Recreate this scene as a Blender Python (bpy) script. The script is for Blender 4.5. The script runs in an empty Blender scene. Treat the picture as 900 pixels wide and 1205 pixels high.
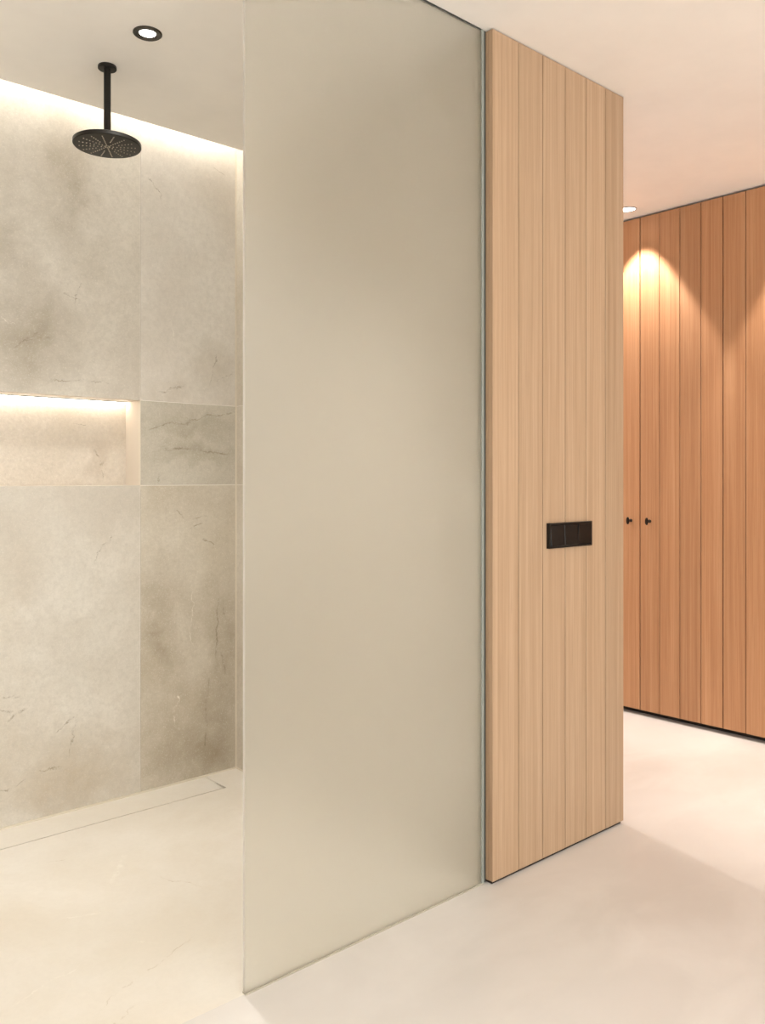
import bpy, bmesh, math, random
from mathutils import Vector
random.seed(7)
C = bpy.context.scene.collection
sc = bpy.context.scene
R = math.radians

# ---------------------------------------------------------------- camera, world, exposure
CAM_H = 1.211
YAW = 48.305
cd = bpy.data.cameras.new('camera')
cam = bpy.data.objects.new('camera', cd)
C.objects.link(cam)
cam.location = (0, 0, CAM_H)
cam.rotation_euler = (R(90), 0, R(YAW - 90))
cd.sensor_fit = 'HORIZONTAL'
cd.sensor_width = 36
cd.lens = 1010.23 * 36 / 900
cd.shift_y = -(602.5 - 562.62) / 900
cd.clip_start = .02
sc.camera = cam

w = bpy.data.worlds.new('world')
sc.world = w
w.use_nodes = True
w.node_tree.nodes['Background'].inputs[0].default_value = (.9, .92, 1, 1)
w.node_tree.nodes['Background'].inputs[1].default_value = .3

sc.view_settings.view_transform = 'Standard'
sc.view_settings.look = 'None'
sc.view_settings.gamma = 1
sc.view_settings.use_curve_mapping = False
sc.view_settings.exposure = 0.92
sc.cycles.max_bounces = 9
sc.cycles.diffuse_bounces = 5
sc.cycles.glossy_bounces = 4
sc.cycles.transmission_bounces = 8
sc.cycles.sample_clamp_indirect = 6
sc.cycles.use_denoising = True

# strengths of the lamps and of the added window behind the camera
FILL_WINDOW_E = 3.9
COVE_E = 28.0
NICHE_E = 6.5
SHOWER_W = 39
HALL_W = 39
HALL_MID_W = 35
ROOM_FILL_W = 11
WARM = (1.0, .915, .855)
NEUT = (1.0, 1.0, .985)

H = 2.55          # ceiling height
YF = 1.687        # front face of the timber panel
YG = 1.715        # front face of the glass
YS = 3.088        # shower back wall
XS = 1.931        # shower end wall
XP, XQ = 1.9413, 2.635
XW = 3.8955       # wardrobe fronts
YC = 3.003        # edge of the ceiling at the light cove
XJ, ZT, ZB = 1.502, 1.511, 1.183
XL = -0.6         # left end of the shower


# ---------------------------------------------------------------- materials
def lin(c):
    f = lambda v: v / 12.92 if v <= .04045 else ((v + .055) / 1.055) ** 2.4
    return tuple(f(v / 255) for v in c) + (1,)


class NT:
    def __init__(s, name):
        s.m = bpy.data.materials.new(name)
        s.m.use_nodes = True
        s.t = s.m.node_tree
        s.b = s.t.nodes['Principled BSDF']

    def n(s, kind, **k):
        nd = s.t.nodes.new(kind)
        for a, v in k.items():
            setattr(nd, a, v)
        return nd

    def l(s, a, b):
        s.t.links.new(a, b)

    def coords(s, scale=(1, 1, 1), loc=(0, 0, 0), rnd=0.0):
        tc = s.n('ShaderNodeTexCoord')
        mp = s.n('ShaderNodeMapping')
        mp.inputs['Scale'].default_value = scale
        mp.inputs['Location'].default_value = loc
        src = tc.outputs['Object']
        if rnd:
            oi = s.n('ShaderNodeObjectInfo')
            mu = s.n('ShaderNodeMath', operation='MULTIPLY')
            mu.inputs[1].default_value = rnd
            s.l(oi.outputs['Random'], mu.inputs[0])
            ad = s.n('ShaderNodeVectorMath', operation='ADD')
            s.l(src, ad.inputs[0])
            s.l(mu.outputs[0], ad.inputs[1])
            src = ad.outputs[0]
        s.l(src, mp.inputs['Vector'])
        return mp.outputs[0]

    def noise(s, vec, scale, detail=4, rough=.55, dist=0):
        nd = s.n('ShaderNodeTexNoise')
        nd.inputs['Scale'].default_value = scale
        nd.inputs['Detail'].default_value = detail
        nd.inputs['Roughness'].default_value = rough
        nd.inputs['Distortion'].default_value = dist
        s.l(vec, nd.inputs['Vector'])
        return nd.outputs['Fac']

    def ramp(s, fac, stops):
        r = s.n('ShaderNodeValToRGB')
        el = r.color_ramp.elements
        el[0].position, el[0].color = stops[0]
        el[1].position, el[1].color = stops[-1]
        for p, c in stops[1:-1]:
            e = el.new(p)
            e.color = c
        s.l(fac, r.inputs[0])
        return r.outputs[0]

    def mask(s, fac, a, b, hi=1.0):
        m = s.n('ShaderNodeMapRange')
        m.inputs['From Min'].default_value = a
        m.inputs['From Max'].default_value = b
        m.inputs['To Max'].default_value = hi
        s.l(fac, m.inputs['Value'])
        return m.outputs[0]

    def mul(s, a, b):
        m = s.n('ShaderNodeMath', operation='MULTIPLY')
        s.l(a, m.inputs[0])
        if isinstance(b, (int, float)):
            m.inputs[1].default_value = b
        else:
            s.l(b, m.inputs[1])
        return m.outputs[0]

    def mix(s, fac, a, b, mode='MIX'):
        m = s.n('ShaderNodeMix', data_type='RGBA', blend_type=mode)
        if isinstance(fac, (int, float)):
            m.inputs[0].default_value = fac
        else:
            s.l(fac, m.inputs[0])
        for sock, v in ((m.inputs[6], a), (m.inputs[7], b)):
            if isinstance(v, tuple):
                sock.default_value = v
            else:
                s.l(v, sock)
        return m.outputs[2]

    def bump(s, h, strength, dist=.002):
        b = s.n('ShaderNodeBump')
        b.inputs['Strength'].default_value = strength
        b.inputs['Distance'].default_value = dist
        s.l(h, b.inputs['Height'])
        s.l(b.outputs[0], s.b.inputs['Normal'])

    def base(s, c):
        if isinstance(c, tuple):
            s.b.inputs['Base Color'].default_value = c
        else:
            s.l(c, s.b.inputs['Base Color'])

    def set(s, **k):
        for a, v in k.items():
            s.b.inputs[a.replace('_', ' ')].default_value = v


def plain(name, rgb, rough=.5, metal=0, vary=.06):
    m = NT(name)
    c = lin(rgb)
    nz = m.noise(m.coords(), 30, 3)
    d = tuple(v * (1 - vary) for v in c[:3]) + (1,)
    m.base(m.mix(nz, c, d))
    m.set(Roughness=rough, Metallic=metal)
    return m.m


def emit(name, col, e):
    m = NT(name)
    m.base((.8, .8, .8, 1))
    m.set(Emission_Strength=e)
    m.b.inputs['Emission Color'].default_value = col + (1,)
    return m.m


def stone(name, light, dark, stain, seed, amount=.5, cracks=.6, rough=.55, stain_amt=.6, centre=(0, 0), lines=(), blots=(), wall=True, hammer=0, grain=1.0):
    """lines: hairline cracks (x0, z0, x1, z1, width, tone) and blots: darker patches (x, z, rx, rz, amount), on the wall in metres"""
    m = NT(name)
    V = (lambda a, b: (a, 0, b)) if wall else (lambda a, b: (a, b, 0))
    off = (seed * 3.17, seed * 1.91, seed * 2.43)
    v = m.coords(loc=off)
    cl = m.noise(v, 1.7, 8, .62, .35)
    col = m.mix(m.mask(cl, .38, .64), lin(light), lin(dark))
    st = m.noise(m.coords(scale=(1.5, 1.5, .8) if wall else (1, 1, 1), loc=off), 2.1, 8, .66, .3)
    col = m.mix(m.mask(st, .48, .74, stain_amt), col, lin(stain))
    # milky clouds
    mk = m.noise(m.coords(loc=(off[0] + 5, off[1], off[2])), 3.6, 9, .68, .25)
    col = m.mix(m.mask(mk, .50, .74, amount), col, lin((226, 220, 209)))
    tc = m.n('ShaderNodeTexCoord').outputs['Object']
    wn = m.n('ShaderNodeTexNoise')
    wn.inputs['Scale'].default_value = 9
    wn.inputs['Detail'].default_value = 7
    wn.inputs['Roughness'].default_value = .68
    m.l(v, wn.inputs['Vector'])
    sub = m.n('ShaderNodeVectorMath', operation='SUBTRACT')
    sub.inputs[1].default_value = (.5, .5, .5)
    m.l(wn.outputs['Color'], sub.inputs[0])

    def warped(k):
        a = m.n('ShaderNodeVectorMath', operation='MULTIPLY_ADD')
        m.l(sub.outputs[0], a.inputs[0])
        a.inputs[1].default_value = (k, k, k)
        m.l(tc, a.inputs[2])
        return a.outputs[0]

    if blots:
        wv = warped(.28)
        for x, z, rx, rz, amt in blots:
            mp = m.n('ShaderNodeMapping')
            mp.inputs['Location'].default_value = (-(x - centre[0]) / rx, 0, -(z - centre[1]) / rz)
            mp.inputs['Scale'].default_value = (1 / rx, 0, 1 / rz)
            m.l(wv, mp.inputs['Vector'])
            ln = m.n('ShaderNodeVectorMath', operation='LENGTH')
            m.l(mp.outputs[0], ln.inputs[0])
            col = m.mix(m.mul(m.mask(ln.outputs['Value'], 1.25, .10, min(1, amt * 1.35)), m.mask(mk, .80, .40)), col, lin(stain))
    # fine grain and pale flecks
    gr = m.noise(v, 62, 7, .78)
    col = m.mix(m.mask(gr, .42, .68, .38 * grain), col, lin(tuple(int(q * .88) for q in dark)))
    col = m.mix(m.mask(m.noise(v, 190, 4, .7), .55, .74, .36 * grain), col, lin((232, 226, 215)))
    # hairline cracks
    if lines:
        wv = warped(.085)
        gate = m.mask(m.noise(v, 26, 5, .75), .42, .60)
        for x0, z0, x1, z1, wid, tone in lines:
            L = math.hypot(x1 - x0, z1 - z0)
            ux, uz = (x1 - x0) / L, (z1 - z0) / L
            a = m.n('ShaderNodeVectorMath', operation='SUBTRACT')
            m.l(wv, a.inputs[0])
            a.inputs[1].default_value = V((x0 + x1) / 2 - centre[0], (z0 + z1) / 2 - centre[1])
            du = m.n('ShaderNodeVectorMath', operation='DOT_PRODUCT')
            dv = m.n('ShaderNodeVectorMath', operation='DOT_PRODUCT')
            for q, vec in ((du, V(ux, uz)), (dv, V(-uz, ux))):
                m.l(a.outputs[0], q.inputs[0])
                q.inputs[1].default_value = vec
            au = m.n('ShaderNodeMath', operation='ABSOLUTE')
            av = m.n('ShaderNodeMath', operation='ABSOLUTE')
            m.l(du.outputs['Value'], au.inputs[0])
            m.l(dv.outputs['Value'], av.inputs[0])
            k = m.mul(m.mask(au.outputs[0], L / 2, L / 2 * .7), m.mask(av.outputs[0], wid, wid * .35))
            col = m.mix(m.mul(m.mul(k, gate), cracks * .8), col, lin({'d': (122, 110, 88), 'f': (176, 158, 128)}.get(tone, (240, 234, 222))))
    m.base(col)
    m.set(Roughness=rough)
    if hammer:
        m.bump(m.noise(tc, 95, 2, .5), hammer, .004)
    else:
        m.bump(gr, .14, .001)
    return m.m


def wood(name, light, mid, dark, rough=.5, rnd=37.0):
    m = NT(name)
    v = m.coords(scale=(1, 1, 1), rnd=rnd)
    band = m.noise(m.coords(scale=(60, 60, .8), rnd=rnd), 1, 4, .55, .5)
    fine = m.noise(m.coords(scale=(190, 190, 2.2), rnd=rnd), 1, 4, .6, .2)
    pore = m.noise(m.coords(scale=(520, 520, 9), rnd=rnd), 1, 2, .6)
    col = m.ramp(band, [(.28, lin(light)), (.52, lin(mid)), (.80, lin(dark))])
    col = m.mix(m.mask(fine, .42, .68, .55), col, lin(dark))
    col = m.mix(m.mask(pore, .58, .74, .30), col, lin(tuple(int(q * .8) for q in dark)))
    oi = m.n('ShaderNodeObjectInfo')
    hsv = m.n('ShaderNodeHueSaturation')
    m.l(col, hsv.inputs['Color'])
    m.l(m.mask(oi.outputs['Random'], 0, 1), hsv.inputs['Fac'])
    mr = m.n('ShaderNodeMapRange')
    mr.inputs['To Min'].default_value = .93
    mr.inputs['To Max'].default_value = 1.06
    m.l(oi.outputs['Random'], mr.inputs['Value'])
    m.l(mr.outputs[0], hsv.inputs['Value'])
    hsv.inputs['Fac'].default_value = 1
    for lk in list(hsv.inputs['Fac'].links):
        m.t.links.remove(lk)
    m.base(hsv.outputs[0])
    m.set(Roughness=rough)
    m.b.inputs['Specular IOR Level'].default_value = .35
    m.bump(fine, .15, .0006)
    return m.m


def plaster(name, rgb, rough=.85, amt=.06):
    m = NT(name)
    c = lin(rgb)
    nz = m.noise(m.coords(), 2.2, 5, .6)
    fi = m.noise(m.coords(), 140, 3, .6)
    d = tuple(v * (1 - amt) for v in c[:3]) + (1,)
    m.base(m.mix(m.mask(nz, .35, .65), c, d))
    m.set(Roughness=rough)
    m.bump(fi, .05, .001)
    return m.m


def microcement(name):
    m = NT(name)
    v = m.coords()
    a = m.noise(v, 1.1, 5, .5, .4)
    b = m.noise(m.coords(scale=(1, 1.8, 1), loc=(4, 2, 0)), 2.6, 6, .55, .5)
    col = m.mix(m.mask(a, .35, .66), lin((223, 218, 212)), lin((211, 205, 197)))
    col = m.mix(m.mask(b, .45, .75, .6), col, lin((229, 224, 217)))
    m.base(col)
    rm = m.n('ShaderNodeMapRange')
    rm.inputs['To Min'].default_value = .17
    rm.inputs['To Max'].default_value = .30
    m.l(b, rm.inputs['Value'])
    m.l(rm.outputs[0], m.b.inputs['Roughness'])
    m.bump(a, .03, .002)
    return m.m


M = {}
M['oak'] = wood('oak_panel', (183, 155, 127), (175, 146, 117), (158, 128, 99))
M['oak_door'] = wood('oak_wardrobe', (186, 142, 105), (177, 131, 94), (160, 113, 78))
M['dark_gap'] = plain('dark_backing', (70, 46, 28), .8)
M['plinth'] = plain('dark_plinth', (40, 28, 20), .8)
M['black'] = plain('matt_black_metal', (38, 35, 31), .38, .6)
M['black_gloss'] = plain('gloss_black', (18, 16, 14), .22, 0)
M['black_gloss'].node_tree.nodes['Principled BSDF'].inputs['Specular IOR Level'].default_value = .25
M['nozzle'] = plain('silicone_nozzle', (168, 158, 140), .5)
M['bronze'] = plain('dark_chrome', (78, 74, 68), .25, .8)
M['rim'] = plain('brushed_rim', (165, 155, 145), .35, .6)
M['alu'] = plain('aluminium', (146, 150, 142), .4, .1)
M['gasket'] = plain('rubber_gasket', (58, 58, 54), .6)
M['sil'] = plain('silicone', (214, 203, 184), .5)
M['seal'] = plain('clear_seal', (176, 168, 150), .4)
M['ceil'] = plaster('ceiling_plaster', (245, 240, 233))
M['wall'] = plaster('wall_plaster', (238, 234, 230))
M['cement'] = microcement('microcement')
M['core'] = plaster('grout_bed', (228, 222, 214))
M['led_cove'] = emit('led_cove', (1, .98, .94), COVE_E)
M['led_niche'] = emit('led_niche', (1, .88, .75), NICHE_E)
M['lens'] = emit('lamp_lens', (1, .96, .9), 4)
M['window'] = emit('fill_window_pane', (.96, .99, 1.0), FILL_WINDOW_E)  # glowing pane added out of view to fill the room with light
M['white'] = plain('white_paint', (240, 238, 232), .4)
M['t_reveal'] = plaster('honed_reveal', (226, 216, 202), .6)
M['slot'] = plain('dark_slot', (62, 50, 38), .7)
M['t_topleft'] = stone('stone_a', (208, 201, 188), (187, 178, 164), (158, 147, 128), 1.3, .30, .8, stain_amt=.25, centre=(.902, 2.1155),
    lines=((1.02, 1.66, 1.12, 1.74, .004, 'd'), (1.05, 1.69, 1.16, 1.72, .003, 'd'), (1.24, 1.84, 1.27, 1.93, .003, 'd'), (1.20, 1.88, 1.27, 1.86, .002, 'd'),
           (.95, 1.78, 1.05, 1.75, .002, 'l'), (1.15, 1.56, 1.40, 1.57, .003, 'd')),
    blots=((1.10, 1.70, .16, .22, .8), (1.20, 2.28, .10, .26, .65), (1.00, 2.0, .14, .40, .55), (1.32, 2.0, .10, .12, .3)))
M['t_topright'] = stone('stone_b', (214, 208, 198), (200, 192, 180), (176, 165, 147), 2.6, .40, .8, stain_amt=.25, centre=(1.7165, 2.1155),
    lines=((1.57, 1.55, 1.70, 1.58, .004, 'd'), (1.81, 1.58, 1.84, 1.72, .003, 'd'), (1.83, 1.60, 1.92, 1.65, .004, 'd'), (1.82, 2.48, 1.88, 2.46, .003, 'd'), (1.62, 1.82, 1.65, 1.75, .0025, 'l'), (1.53, 2.40, 1.60, 2.30, .002, 'd')),
    blots=((1.84, 1.66, .12, .12, .45), (1.62, 1.53, .14, .07, .5)))
M['t_mid'] = stone('stone_c', (190, 183, 168), (174, 165, 149), (152, 142, 123), 3.9, .12, .85, stain_amt=.35, centre=(1.7165, 1.347),
    lines=((1.53, 1.405, 1.73, 1.44, .004, 'd'), (1.70, 1.44, 1.93, 1.49, .004, 'd'), (1.578, 1.19, 1.582, 1.24, .004, 'd'), (1.54, 1.33, 1.92, 1.31, .005, 'd')),
    blots=((1.72, 1.42, .24, .05, .5), (1.75, 1.31, .22, .05, .5)))
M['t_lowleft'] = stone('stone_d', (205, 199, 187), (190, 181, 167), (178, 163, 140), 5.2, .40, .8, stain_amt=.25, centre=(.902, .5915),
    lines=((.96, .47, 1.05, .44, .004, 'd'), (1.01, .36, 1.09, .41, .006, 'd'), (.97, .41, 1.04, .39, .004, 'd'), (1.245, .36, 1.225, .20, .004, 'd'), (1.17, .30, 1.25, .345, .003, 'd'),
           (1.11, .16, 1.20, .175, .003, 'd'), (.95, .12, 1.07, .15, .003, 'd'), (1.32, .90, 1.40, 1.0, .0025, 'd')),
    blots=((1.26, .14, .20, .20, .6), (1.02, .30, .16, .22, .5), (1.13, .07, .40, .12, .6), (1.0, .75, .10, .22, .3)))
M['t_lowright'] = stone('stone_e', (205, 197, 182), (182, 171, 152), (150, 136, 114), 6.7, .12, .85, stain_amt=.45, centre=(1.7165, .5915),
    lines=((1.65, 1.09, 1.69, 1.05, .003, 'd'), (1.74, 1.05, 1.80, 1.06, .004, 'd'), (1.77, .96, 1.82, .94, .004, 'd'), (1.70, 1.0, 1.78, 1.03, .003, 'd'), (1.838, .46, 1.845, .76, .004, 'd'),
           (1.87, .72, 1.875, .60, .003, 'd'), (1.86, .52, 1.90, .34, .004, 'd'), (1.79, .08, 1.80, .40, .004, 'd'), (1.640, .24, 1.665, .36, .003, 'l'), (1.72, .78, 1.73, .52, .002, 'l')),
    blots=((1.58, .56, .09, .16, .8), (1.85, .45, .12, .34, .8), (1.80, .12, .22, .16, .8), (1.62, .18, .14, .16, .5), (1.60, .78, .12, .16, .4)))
M['t_far'] = stone('stone_f', (206, 199, 188), (184, 176, 163), (168, 158, 141), 8.1, .3)
M['t_side'] = stone('stone_g', (208, 200, 185), (190, 179, 162), (170, 157, 136), 9.4, .25)
M['t_niche'] = stone('stone_niche', (212, 201, 186), (196, 184, 166), (180, 165, 146), 10.6, .2, .8, stain_amt=.3, centre=(.902, 1.347),
    lines=((1.36, 1.32, 1.41, 1.24, .005, 'd'), (1.405, 1.27, 1.41, 1.20, .005, 'd'), (1.28, 1.425, 1.34, 1.42, .003, 'd')), blots=((1.39, 1.27, .06, .08, .6),), hammer=.5)
FLOOR_VEINS = ((.67, 2.03, .86, 2.10, .003, 'l'), (.80, 1.88, .95, 1.96, .003, 'f'), (.94, 1.95, 1.14, 2.02, .0035, 'f'), (.79, 1.80, .88, 1.85, .003, 'f'),
               (1.22, 2.42, 1.30, 2.24, .004, 'f'), (1.0, 2.72, 1.06, 2.70, .003, 'f'), (.90, 2.35, 1.05, 2.28, .004, 'l'), (1.02, 2.10, 1.05, 2.06, .003, 'l'), (1.22, 2.62, 1.10, 2.45, .012, 'l'))
M['t_floor'] = stone('stone_floor', (229, 222, 211), (219, 210, 195), (208, 195, 175), 12.3, .45, .55, rough=.42, stain_amt=.4, wall=False, centre=(.7, 2.4), grain=.3,
    lines=FLOOR_VEINS)

g = NT('frosted_glass')
gn = g.noise(g.coords(), 260, 2)
g.base((.985, .968, .925, 1))
g.set(Roughness=.43, IOR=1.45)
g.b.inputs['Transmission Weight'].default_value = 1
g.bump(gn, .03, .0005)
gt = g.n('ShaderNodeBsdfTranslucent')
gt.inputs['Color'].default_value = (.93, .93, .88, 1)
gm = g.n('ShaderNodeMixShader')
gm.inputs[0].default_value = .13
g.l(g.b.outputs[0], gm.inputs[1])
g.l(gt.outputs[0], gm.inputs[2])
g.l(gm.outputs[0], g.t.nodes['Material Output'].inputs['Surface'])
M['glass'] = g.m

# ---------------------------------------------------------------- helpers
WORLD = {}     # world position of every object built


def link(name, me, mat, loc, parent=None):
    o = bpy.data.objects.new(name, me)
    C.objects.link(o)
    if mat is not None and not me.materials:
        me.materials.append(mat)
    p = Vector(loc)
    WORLD[o.name] = p
    if parent is not None:
        o.parent = parent
        o.location = p - WORLD[parent.name]
    else:
        o.location = p
    return o


CACHE = {}


def box_mesh(dx, dy, dz, mat, bevel=0.0):
    k = (round(dx, 5), round(dy, 5), round(dz, 5), mat.name, bevel)
    if k in CACHE:
        return CACHE[k]
    bm = bmesh.new()
    bmesh.ops.create_cube(bm, size=1)
    bmesh.ops.scale(bm, vec=(dx, dy, dz), verts=bm.verts)
    if bevel:
        bmesh.ops.bevel(bm, geom=list(bm.edges), offset=bevel, segments=1, affect='EDGES', profile=.5)
    me = bpy.data.meshes.new('piece')
    bm.to_mesh(me)
    bm.free()
    me.materials.append(mat)
    CACHE[k] = me
    return me


def box(name, x, y, z, mat, parent=None, bevel=0.0):
    me = box_mesh(x[1] - x[0], y[1] - y[0], z[1] - z[0], mat, bevel)
    return link(name, me, None, ((x[0] + x[1]) / 2, (y[0] + y[1]) / 2, (z[0] + z[1]) / 2), parent)


def boxes(name, lst, mat, loc=(0, 0, 0), parent=None):
    bm = bmesh.new()
    for x, y, z in lst:
        r = bmesh.ops.create_cube(bm, size=1)
        bmesh.ops.scale(bm, vec=(x[1] - x[0], y[1] - y[0], z[1] - z[0]), verts=r['verts'])
        bmesh.ops.translate(bm, vec=((x[0] + x[1]) / 2 - loc[0], (y[0] + y[1]) / 2 - loc[1], (z[0] + z[1]) / 2 - loc[2]), verts=r['verts'])
    me = bpy.data.meshes.new(name)
    bm.to_mesh(me)
    bm.free()
    return link(name, me, mat, loc, parent)


def lathe(name, prof, mat, loc, parent=None, seg=48, axis='z', smooth=True):
    """prof: (radius, height) pairs, turned about the local z (or -x) axis"""
    bm = bmesh.new()
    rings = []
    for r, h in prof:
        ring = []
        if r < 1e-6:
            ring = [bm.verts.new((0, 0, h))]
        else:
            for i in range(seg):
                a = 2 * math.pi * i / seg
                ring.append(bm.verts.new((r * math.cos(a), r * math.sin(a), h)))
        rings.append(ring)
    for A, B in zip(rings, rings[1:]):
        for i in range(seg):
            j = (i + 1) % seg
            if len(A) == 1 and len(B) > 1:
                bm.faces.new((A[0], B[j], B[i]))
            elif len(B) == 1 and len(A) > 1:
                bm.faces.new((A[i], A[j], B[0]))
            elif len(A) > 1:
                bm.faces.new((A[i], A[j], B[j], B[i]))
    bmesh.ops.recalc_face_normals(bm, faces=bm.faces)
    if axis == 'x':      # height runs towards -x
        bmesh.ops.rotate(bm, verts=bm.verts, cent=(0, 0, 0), matrix=__import__('mathutils').Matrix.Rotation(R(-90), 3, 'Y'))
    me = bpy.data.meshes.new(name)
    bm.to_mesh(me)
    bm.free()
    if smooth:
        for p in me.polygons:
            p.use_smooth = True
        try:
            me.set_sharp_from_angle(angle=R(35))
        except Exception:
            pass
    return link(name, me, mat, loc, parent)


def thing(name, label, cat, loc, group=None):
    o = bpy.data.objects.new(name, None)
    C.objects.link(o)
    o.location = loc
    o.empty_display_size = .05
    WORLD[o.name] = Vector(loc)
    o['label'] = label
    o['category'] = cat
    if group:
        o['group'] = group
    return o


def tag(o, label, cat, group=None):
    o['label'] = label
    o['category'] = cat
    if group:
        o['group'] = group
    return o


def struct(o, label=None):
    o['kind'] = 'structure'
    if label:
        o['label'] = label
        o['category'] = label.split()[-1] if ' ' not in label else o.name.split('_')[0]
    return o


def spot(parent, loc, watts, half_deg, blend, col, size=.02, tilt=0):
    l = bpy.data.lights.new('lamp_beam', 'SPOT')
    l.energy = watts
    l.spot_size = R(half_deg * 2)
    l.spot_blend = blend
    l.color = col
    l.shadow_soft_size = size
    o = bpy.data.objects.new('lamp_beam', l)
    C.objects.link(o)
    o.parent = parent
    o.location = Vector(loc) - WORLD[parent.name]
    o.rotation_euler = (0, R(-tilt), 0)     # leans the beam towards +x
    return o


# ---------------------------------------------------------------- the setting
struct(boxes('floor', [((-2.1, 4.6), (-2.7, YG + .004), (-.08, 0)), ((XS + .012, 4.6), (YG + .004, 4.4), (-.08, 0))], M['cement']),
       'pale beige polished microcement floor of the room and hall')
# shower floor: one stone slab with a notch for the drain
YD, XD = 2.914, 1.779
struct(boxes('floor_shower', [((XL - .1, XS + .012), (YG + .004, YD), (-.08, 0)), ((XD, XS + .012), (YD, YS + .012), (-.08, 0)),
                              ((XL - .1, XD), (YD, YS + .012), (-.08, -.07))], M['t_floor'], loc=(.7, 2.4, 0)),
       'cream stone shower floor with a drain slot along the wall')
# ceiling with the open cove along the shower wall
struct(boxes('ceiling', [((-2.1, 4.6), (-2.7, YC), (H, H + .04)), ((XS + .012, 4.6), (YC, 4.4), (H, H + .04))], M['ceil']),
       'smooth off-white plaster ceiling')
struct(boxes('trim_1', [((XL - .1, XS + .012), (2.88, YS + .3), (2.72, 2.76)), ((XL - .1, XS + .012), (2.88, 2.90), (H + .04, 2.72))], M['ceil']),
       'plaster box of the light cove above the shower wall')
struct(boxes('wall_left', [((-2.1, -2.0), (-2.7, YG + .004), (0, H))], M['wall']), 'plain off-white plaster wall left of the room')
# unseen wall behind the camera, with an added light-giving window
wx, wz = (-1.4, 2.2), (.5, 2.3)
struct(boxes('wall_back', [((-2.1, wx[0]), (-2.7, -2.6), (0, H)), ((wx[1], 4.6), (-2.7, -2.6), (0, H)),
                           (wx, (-2.7, -2.6), (0, wz[0])), (wx, (-2.7, -2.6), (wz[1], H))], M['wall']), 'plain off-white plaster wall with the added window')
win = struct(boxes('window_1', [((wx[0], wx[0] + .05), (-2.68, -2.6), wz), ((wx[1] - .05, wx[1]), (-2.68, -2.6), wz),
                                ((wx[0] + .05, wx[1] - .05), (-2.68, -2.6), (wz[0], wz[0] + .05)), ((wx[0] + .05, wx[1] - .05), (-2.68, -2.6), (wz[1] - .05, wz[1]))],
                   M['white'], loc=(0, -2.64, 1)), 'added unseen white framed glowing window')
box('pane', (wx[0] + .05, wx[1] - .05), (-2.66, -2.65), (wz[0] + .05, wz[1] - .05), M['window'], win)
struct(boxes('wall_right', [((4.5, 4.6), (-2.6, 4.3), (0, H)), ((XW, 4.5), (-2.6, .196), (0, H)), ((XW, 4.5), (3.72, 4.3), (0, H))], M['wall']),
       'off-white plaster wall around the wardrobes')
struct(boxes('wall_hall', [((2.625, 4.6), (4.3, 4.4), (0, H))], M['wall']), 'off-white plaster wall at the end of the hall')
struct(boxes('wall_partition', [((XS + .012, 2.625), (1.735, 4.3), (0, H))], M['wall']), 'plaster partition block behind the timber panel')
struct(boxes('wall_front', [((-2.1, XL - .1), (YG + .004, YG + .1), (0, H))], M['wall']), 'off-white plaster wall beside the shower opening')
struct(boxes('wall_shower_left', [((XL - .1, XL), (YG + .1, YS + .012), (0, 2.72))], M['t_far']), 'stone wall at the open left end of the shower')

# shower back wall: bed with the niche opening, then tiles
NX0, ND = .302, 3.214
wb = struct(boxes('wall_shower_back', [
    ((XL - .1, NX0 - .012), (YS + .0012, YS + .3), (0, 2.72)), ((XJ + .012, XS + .03), (YS + .0012, YS + .3), (0, 2.72)),
    ((NX0 - .012, XJ + .012), (YS + .0012, YS + .3), (0, ZB - .012)), ((NX0 - .012, XJ + .012), (YS + .0012, YS + .3), (ZT + .012, 2.72)),
    ((NX0 - .012, XJ + .012), (ND + .012, YS + .3), (ZB - .012, ZT + .012))], M['core'], loc=(.7, 3.2, 1.2)),
    'large-format stone tiled shower wall with a lit niche')
J = .0012
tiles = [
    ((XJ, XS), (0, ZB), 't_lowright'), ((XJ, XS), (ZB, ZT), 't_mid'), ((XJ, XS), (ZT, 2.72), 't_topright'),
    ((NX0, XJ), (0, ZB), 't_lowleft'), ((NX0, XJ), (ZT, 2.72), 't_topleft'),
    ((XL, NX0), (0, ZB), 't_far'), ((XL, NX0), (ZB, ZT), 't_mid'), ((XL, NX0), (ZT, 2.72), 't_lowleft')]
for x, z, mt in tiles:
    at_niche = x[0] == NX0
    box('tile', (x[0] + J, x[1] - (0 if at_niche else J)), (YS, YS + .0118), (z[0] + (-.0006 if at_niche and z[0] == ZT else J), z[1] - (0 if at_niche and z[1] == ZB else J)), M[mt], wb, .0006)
# niche lining
box('niche_back', (NX0, XJ), (ND, ND + .0118), (ZB, ZT), M['t_niche'], wb)
box('niche_side', (XJ, XJ + .0118), (YS + .0005, ND + .0118), (ZB - .0118, ZT + .0118), M['t_reveal'], wb)
box('niche_side', (NX0 - .0118, NX0), (YS + .0005, ND + .0118), (ZB - .0118, ZT + .0118), M['t_reveal'], wb)
box('niche_sill', (NX0, XJ), (YS + .0005, ND + .0118), (ZB - .0118, ZB), M['t_niche'], wb)
box('niche_soffit', (NX0, XJ), (YS + .0005, ND - .0005), (ZT, ZT + .0118), M['t_niche'], wb)
# shower end wall
we = struct(boxes('wall_shower_end', [((XS + .0012, XS + .0125), (1.735, YS + .001), (0, 2.72))], M['core'], loc=(XS + .012, 2.4, 1.2)),
            'stone tiled end wall of the shower behind the frosted glass')
for y in ((1.892, YS), (1.732, 1.892)):
    for z in ((0, ZB), (ZB, ZT), (ZT, 2.72)):
        box('tile', (XS, XS + .0117), (y[0] + J, y[1] - J), (z[0] + J, z[1] - J), M['t_side'], we, .0006)
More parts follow.
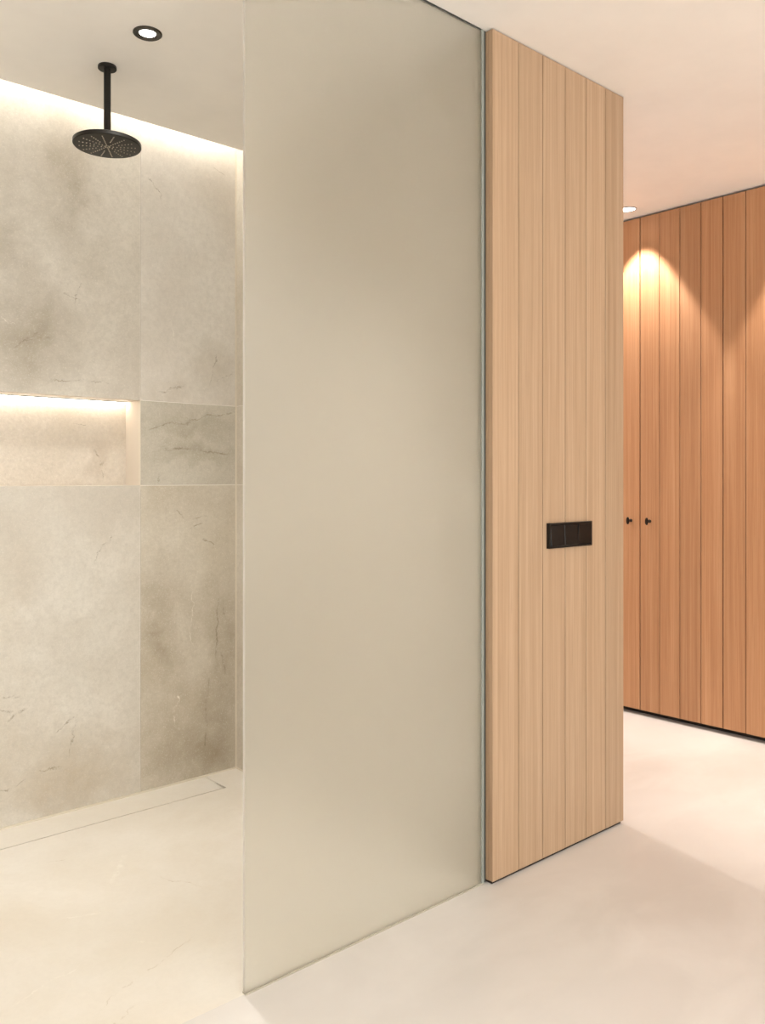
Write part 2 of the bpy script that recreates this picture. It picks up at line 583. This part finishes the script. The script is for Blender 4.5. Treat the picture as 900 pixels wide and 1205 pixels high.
# silicone joints
struct(box('trim_2', (XL, XS), (YS - .0072, YS + .001), (-.004, .004), M['sil']), 'pale silicone joint at the foot of the shower wall')
struct(box('trim_3', (XS - .004, XS + .001), (YS - .004, YS + .001), (.004, 2.70), M['sil']), 'pale silicone joint in the shower corner')
struct(box('trim_4', (XS - .005, XS + .001), (1.74, YS - .005), (.0, .004), M['sil']), 'pale silicone joint along the shower end wall')

# drain cover set in the floor
dr = thing('linear_drain', 'long stone-topped linear drain along the foot of the shower wall', 'drain', (.6, 3.0, -.07))
boxes('cover', [((XL, XD - .0015), (YD + .075, YS - .0075), (-.018, -.0012)), ((XL, XD - .009), (YD + .0090, YD + .075), (-.018, -.0012))], M['t_floor'], (.7, 2.4, 0), dr)
box('channel', (XL, XD - .0005), (YD + .0005, YS - .006), (-.0698, -.0600), M['slot'], dr)
box('support', (XL, XD - .012), (YD + .03, YS - .006), (-.0598, -.0182), M['slot'], dr)

# ---------------------------------------------------------------- LED strips
l1 = thing('led_strip', 'warm LED strip hidden in the ceiling cove over the stone wall', 'light strip', (.66, 3.045, 2.71))
box('profile', (XL, XS), (3.034, 3.056), (2.708, 2.7195), M['alu'], l1)
box('diffuser', (XL, XS), (3.036, 3.054), (2.702, 2.7079), M['led_cove'], l1)
l2 = thing('led_strip', 'warm LED strip under the top of the wall niche', 'light strip', (.9, ND - .03, ZT))
box('profile', (NX0 + .01, XJ - .006), (ND - .030, ND - .008), (ZT - .004, ZT - .0003), M['alu'], l2)
box('diffuser', (NX0 + .01, XJ - .006), (ND - .028, ND - .010), (ZT - .009, ZT - .0041), M['led_niche'], l2)

# ---------------------------------------------------------------- frosted glass screen
gs = thing('shower_screen', 'tall frosted glass shower screen from floor to ceiling', 'shower screen', (1.5, YG + .005, 0))
box('glass_pane', (1.0964, 1.9275), (YG, YG + .010), (.003, H - .003), M['glass'], gs, .0012)
box('bottom_seal', (1.0975, 1.9275), (YG - .003, YG + .012), (.0002, .0038), M['seal'], gs)
box('top_seal', (1.0975, 1.9275), (YG - .001, YG + .011), (H - .0035, H - .0002), M['gasket'], gs)
box('wall_channel', (1.9215, 1.9325), (YG - .0020, YG - .0001), (.002, H - .002), M['alu'], gs)
box('gasket', (1.9330, XP - .0003), (YG - .0005, YG + .012), (.002, H - .002), M['gasket'], gs)

# ---------------------------------------------------------------- timber panel
tp = thing('timber_panel', 'full-height pale oak panel of six vertical boards beside the glass screen', 'wall panel', ((XP + XQ) / 2, YF + .02, 0))
bx_ = [XP, 2.062, 2.180, 2.298, 2.412, 2.525, XQ]
ZP0, ZP1 = .010, H - .003
for i in range(6):
    a = bx_[i] + (0 if i == 0 else .0015)
    b = bx_[i + 1] - (0 if i == 5 else .0015)
    box('board', (a, b), (YF, YF + .018), (ZP0, ZP1), M['oak'], tp, .0009)
box('backing', (XP + .001, XQ - .001), (YF + .0182, YF + .0475), (ZP0, ZP1), M['dark_gap'], tp)
box('edge_board', (XP, XP + .0009), (YF + .0181, YF + .0475), (ZP0, ZP1), M['oak'], tp)
box('edge_board', (XQ - .0009, XQ), (YF + .0181, YF + .0475), (ZP0, ZP1), M['oak'], tp)
box('plinth', (XP + .006, XQ - .006), (YF + .008, YF + .0475), (.0002, ZP0), M['plinth'], tp)

# three-gang plate on the panel
px, pz = 2.314, 1.0275
sw = thing('switch_plate', 'black three-gang switch plate on the pale oak panel', 'switch', (px, YF - .006, pz))
fw, fh, fd = .2300, .0805, .0125
boxes('frame', [((px - fw / 2, px + fw / 2), (YF - .004, YF - .0002), (pz - fh / 2, pz + fh / 2)),
                ((px - fw / 2, px - fw / 2 + .0055), (YF - fd, YF - .004), (pz - fh / 2, pz + fh / 2)),
                ((px + fw / 2 - .0055, px + fw / 2), (YF - fd, YF - .004), (pz - fh / 2, pz + fh / 2)),
                ((px - fw / 2 + .0055, px + fw / 2 - .0055), (YF - fd, YF - .004), (pz + fh / 2 - .0055, pz + fh / 2)),
                ((px - fw / 2 + .0055, px + fw / 2 - .0055), (YF - fd, YF - .004), (pz - fh / 2, pz - fh / 2 + .0055))],
      M['black'], (px, YF - .006, pz), sw)
rw = (fw - .011) / 3
for i, tilt in enumerate((-4.5, -3.5, 4.0)):
    x0 = px - fw / 2 + .0055 + i * rw
    r = box('rocker', (x0 + .0012, x0 + rw - .0012), (YF - fd - .0005, YF - fd + .0055), (pz - fh / 2 + .007, pz + fh / 2 - .007), M['black_gloss'], sw, .0008)
    r.rotation_euler = (R(tilt), 0, 0)

# ---------------------------------------------------------------- wardrobes
BW = .11
DZ0, DZ1 = .029, H - .010


def wardrobe(y0, label):
    """a pair of four-board doors between y0 and y0 + .88"""
    t = thing('wardrobe', label, 'wardrobe', (XW + .3, y0 + .44, 0), 'built-in wardrobes along the hall')
    box('carcass', (XW + .0245, 4.49), (y0 + .0005, y0 + .8795), (DZ0 - .003, H - .002), M['dark_gap'], t)
    box('plinth', (XW + .05, 4.49), (y0 + .0005, y0 + .8795), (.0002, DZ0 - .0032), M['plinth'], t)
    for k in (0, 1):
        a, b = y0 + k * .44 + .0022, y0 + (k + 1) * .44 - .0022
        d = box('door', (XW + .0150, XW + .0240), (a, b), (DZ0, DZ1), M['dark_gap'], t)
        for q in range(4):
            u = y0 + k * .44 + q * BW + (.0026 if q == 0 else .0017)
            v = y0 + k * .44 + (q + 1) * BW - (.0026 if q == 3 else .0017)
            box('board', (XW, XW + .0149), (u, v), (DZ0, DZ1), M['oak_door'], d, .0008)
        ky = y0 + .44 + (-.056 if k == 0 else .052)
        kn = lathe('knob', [(0, 0), (.0085, .0), (.0085, .002), (.0062, .004), (.0062, .022), (.0080, .024), (.0175, .0255), (.0190, .0275), (.0190, .0310), (.0172, .0335), (0, .0345)],
              M['black'], (XW, ky, .993), d, 24, 'x')
        for vt in kn.data.vertices:      # the grip is a slim upright bar
            if vt.co.x < -.0235:
                vt.co.y *= .40
    return t


wardrobe(1.958, 'oak wardrobe with two black knobs, next to the timber panel')
wardrobe(1.078, 'oak wardrobe at the right, second from the timber panel')
wardrobe(2.838, 'oak wardrobe at the far end of the hall')
wardrobe(.198, 'oak wardrobe nearest the bathroom wall, right of the others')

# ---------------------------------------------------------------- shower head
hx, hy = 1.188, 2.678
sh = thing('rain_shower', 'round matt black rain shower head on a ceiling arm', 'shower', (hx, hy, H))
lathe('flange', [(0, -.0003), (.0285, -.0003), (.0295, -.002), (.0295, -.0095), (.0283, -.011), (0, -.011)], M['black'], (hx, hy, H), sh)
lathe('arm', [(0, -.010), (.0112, -.010), (.0112, -.240), (.0135, -.2405), (.0135, -.2465), (0, -.2465)], M['black'], (hx, hy, H), sh, 28)
hd = lathe('spray_head', [(0, 0), (.1045, 0), (.1070, -.002), (.1070, -.0125), (.1050, -.0145), (.1010, -.0150), (0, -.0150)], M['black'], (hx, hy, H - .2466), sh, 64)
bm = bmesh.new()
for s in range(16):
    a = 2 * math.pi * (s + .5) / 16
    for k in range(1, 9):
        if k < 4 and s % 2:
            continue
        rr = .0115 * k - .004
        r = bmesh.ops.create_cone(bm, cap_ends=True, segments=6, radius1=.0017, radius2=.0021, depth=.002)
        bmesh.ops.translate(bm, vec=(rr * math.cos(a), rr * math.sin(a), 0), verts=r['verts'])
me = bpy.data.meshes.new('nozzles')
bm.to_mesh(me)
bm.free()
nz = link('nozzles', me, M['nozzle'], (hx, hy, H - .2626), hd)
nz['kind'] = 'stuff'


# ---------------------------------------------------------------- downlights
def downlight(x, y, ro, ri, mat, label, group, watts, half, blend, col, size, tilt=0):
    t = thing('downlight', label, 'downlight', (x, y, H), group)
    lathe('trim_ring', [(ri, -.0003), (ro, -.0003), (ro, -.003), (ro - .003, -.0052), (ri + .004, -.0050), (ri, -.002), (ri, -.0003)], mat, (x, y, H), t)
    lathe('lens', [(0, -.0003), (ri, -.0003), (ri - .0005, -.0015), (0, -.0016)], M['lens'], (x, y, H), t)
    spot(t, (x, y, H - .012 - size * .2), watts, half, blend, col, size, tilt)
    return t


G1 = 'recessed ceiling downlights'
downlight(1.190, 2.398, .0430, .0245, M['bronze'], 'dark-rimmed round downlight in the ceiling over the shower', G1, SHOWER_W, 48, 1.0, NEUT, .03)
hallx = 3.752
for y, lb in ((2.378, 'small lit downlight in front of the wardrobes, at the edge of the timber panel'), (1.478, 'downlight in front of the wardrobe second from the timber panel'),
              (3.278, 'downlight in front of the far wardrobe in the hall'), (.578, 'downlight in front of the wardrobe nearest the bathroom wall')):
    downlight(hallx, y, .043, .038, M['rim'], lb, G1, HALL_W, 34, .32, WARM, .02, 6)
downlight(2.96, 3.05, .043, .038, M['rim'], 'downlight in the middle of the hall ceiling behind the timber panel', G1, HALL_MID_W, 60, .8, WARM, .01)
for x, y, lb in ((.3, -.9, 'added fill downlight in the room ceiling near the middle'), (1.9, -.6, 'added fill downlight in the room ceiling towards the wardrobes'),
                 (-1.1, .5, 'added fill downlight in the room ceiling beside the left wall')):
    downlight(x, y, .0425, .027, M['bronze'], lb, G1, ROOM_FILL_W, 75, .9, NEUT, .03)  # unseen lamps behind the camera, added as fill light
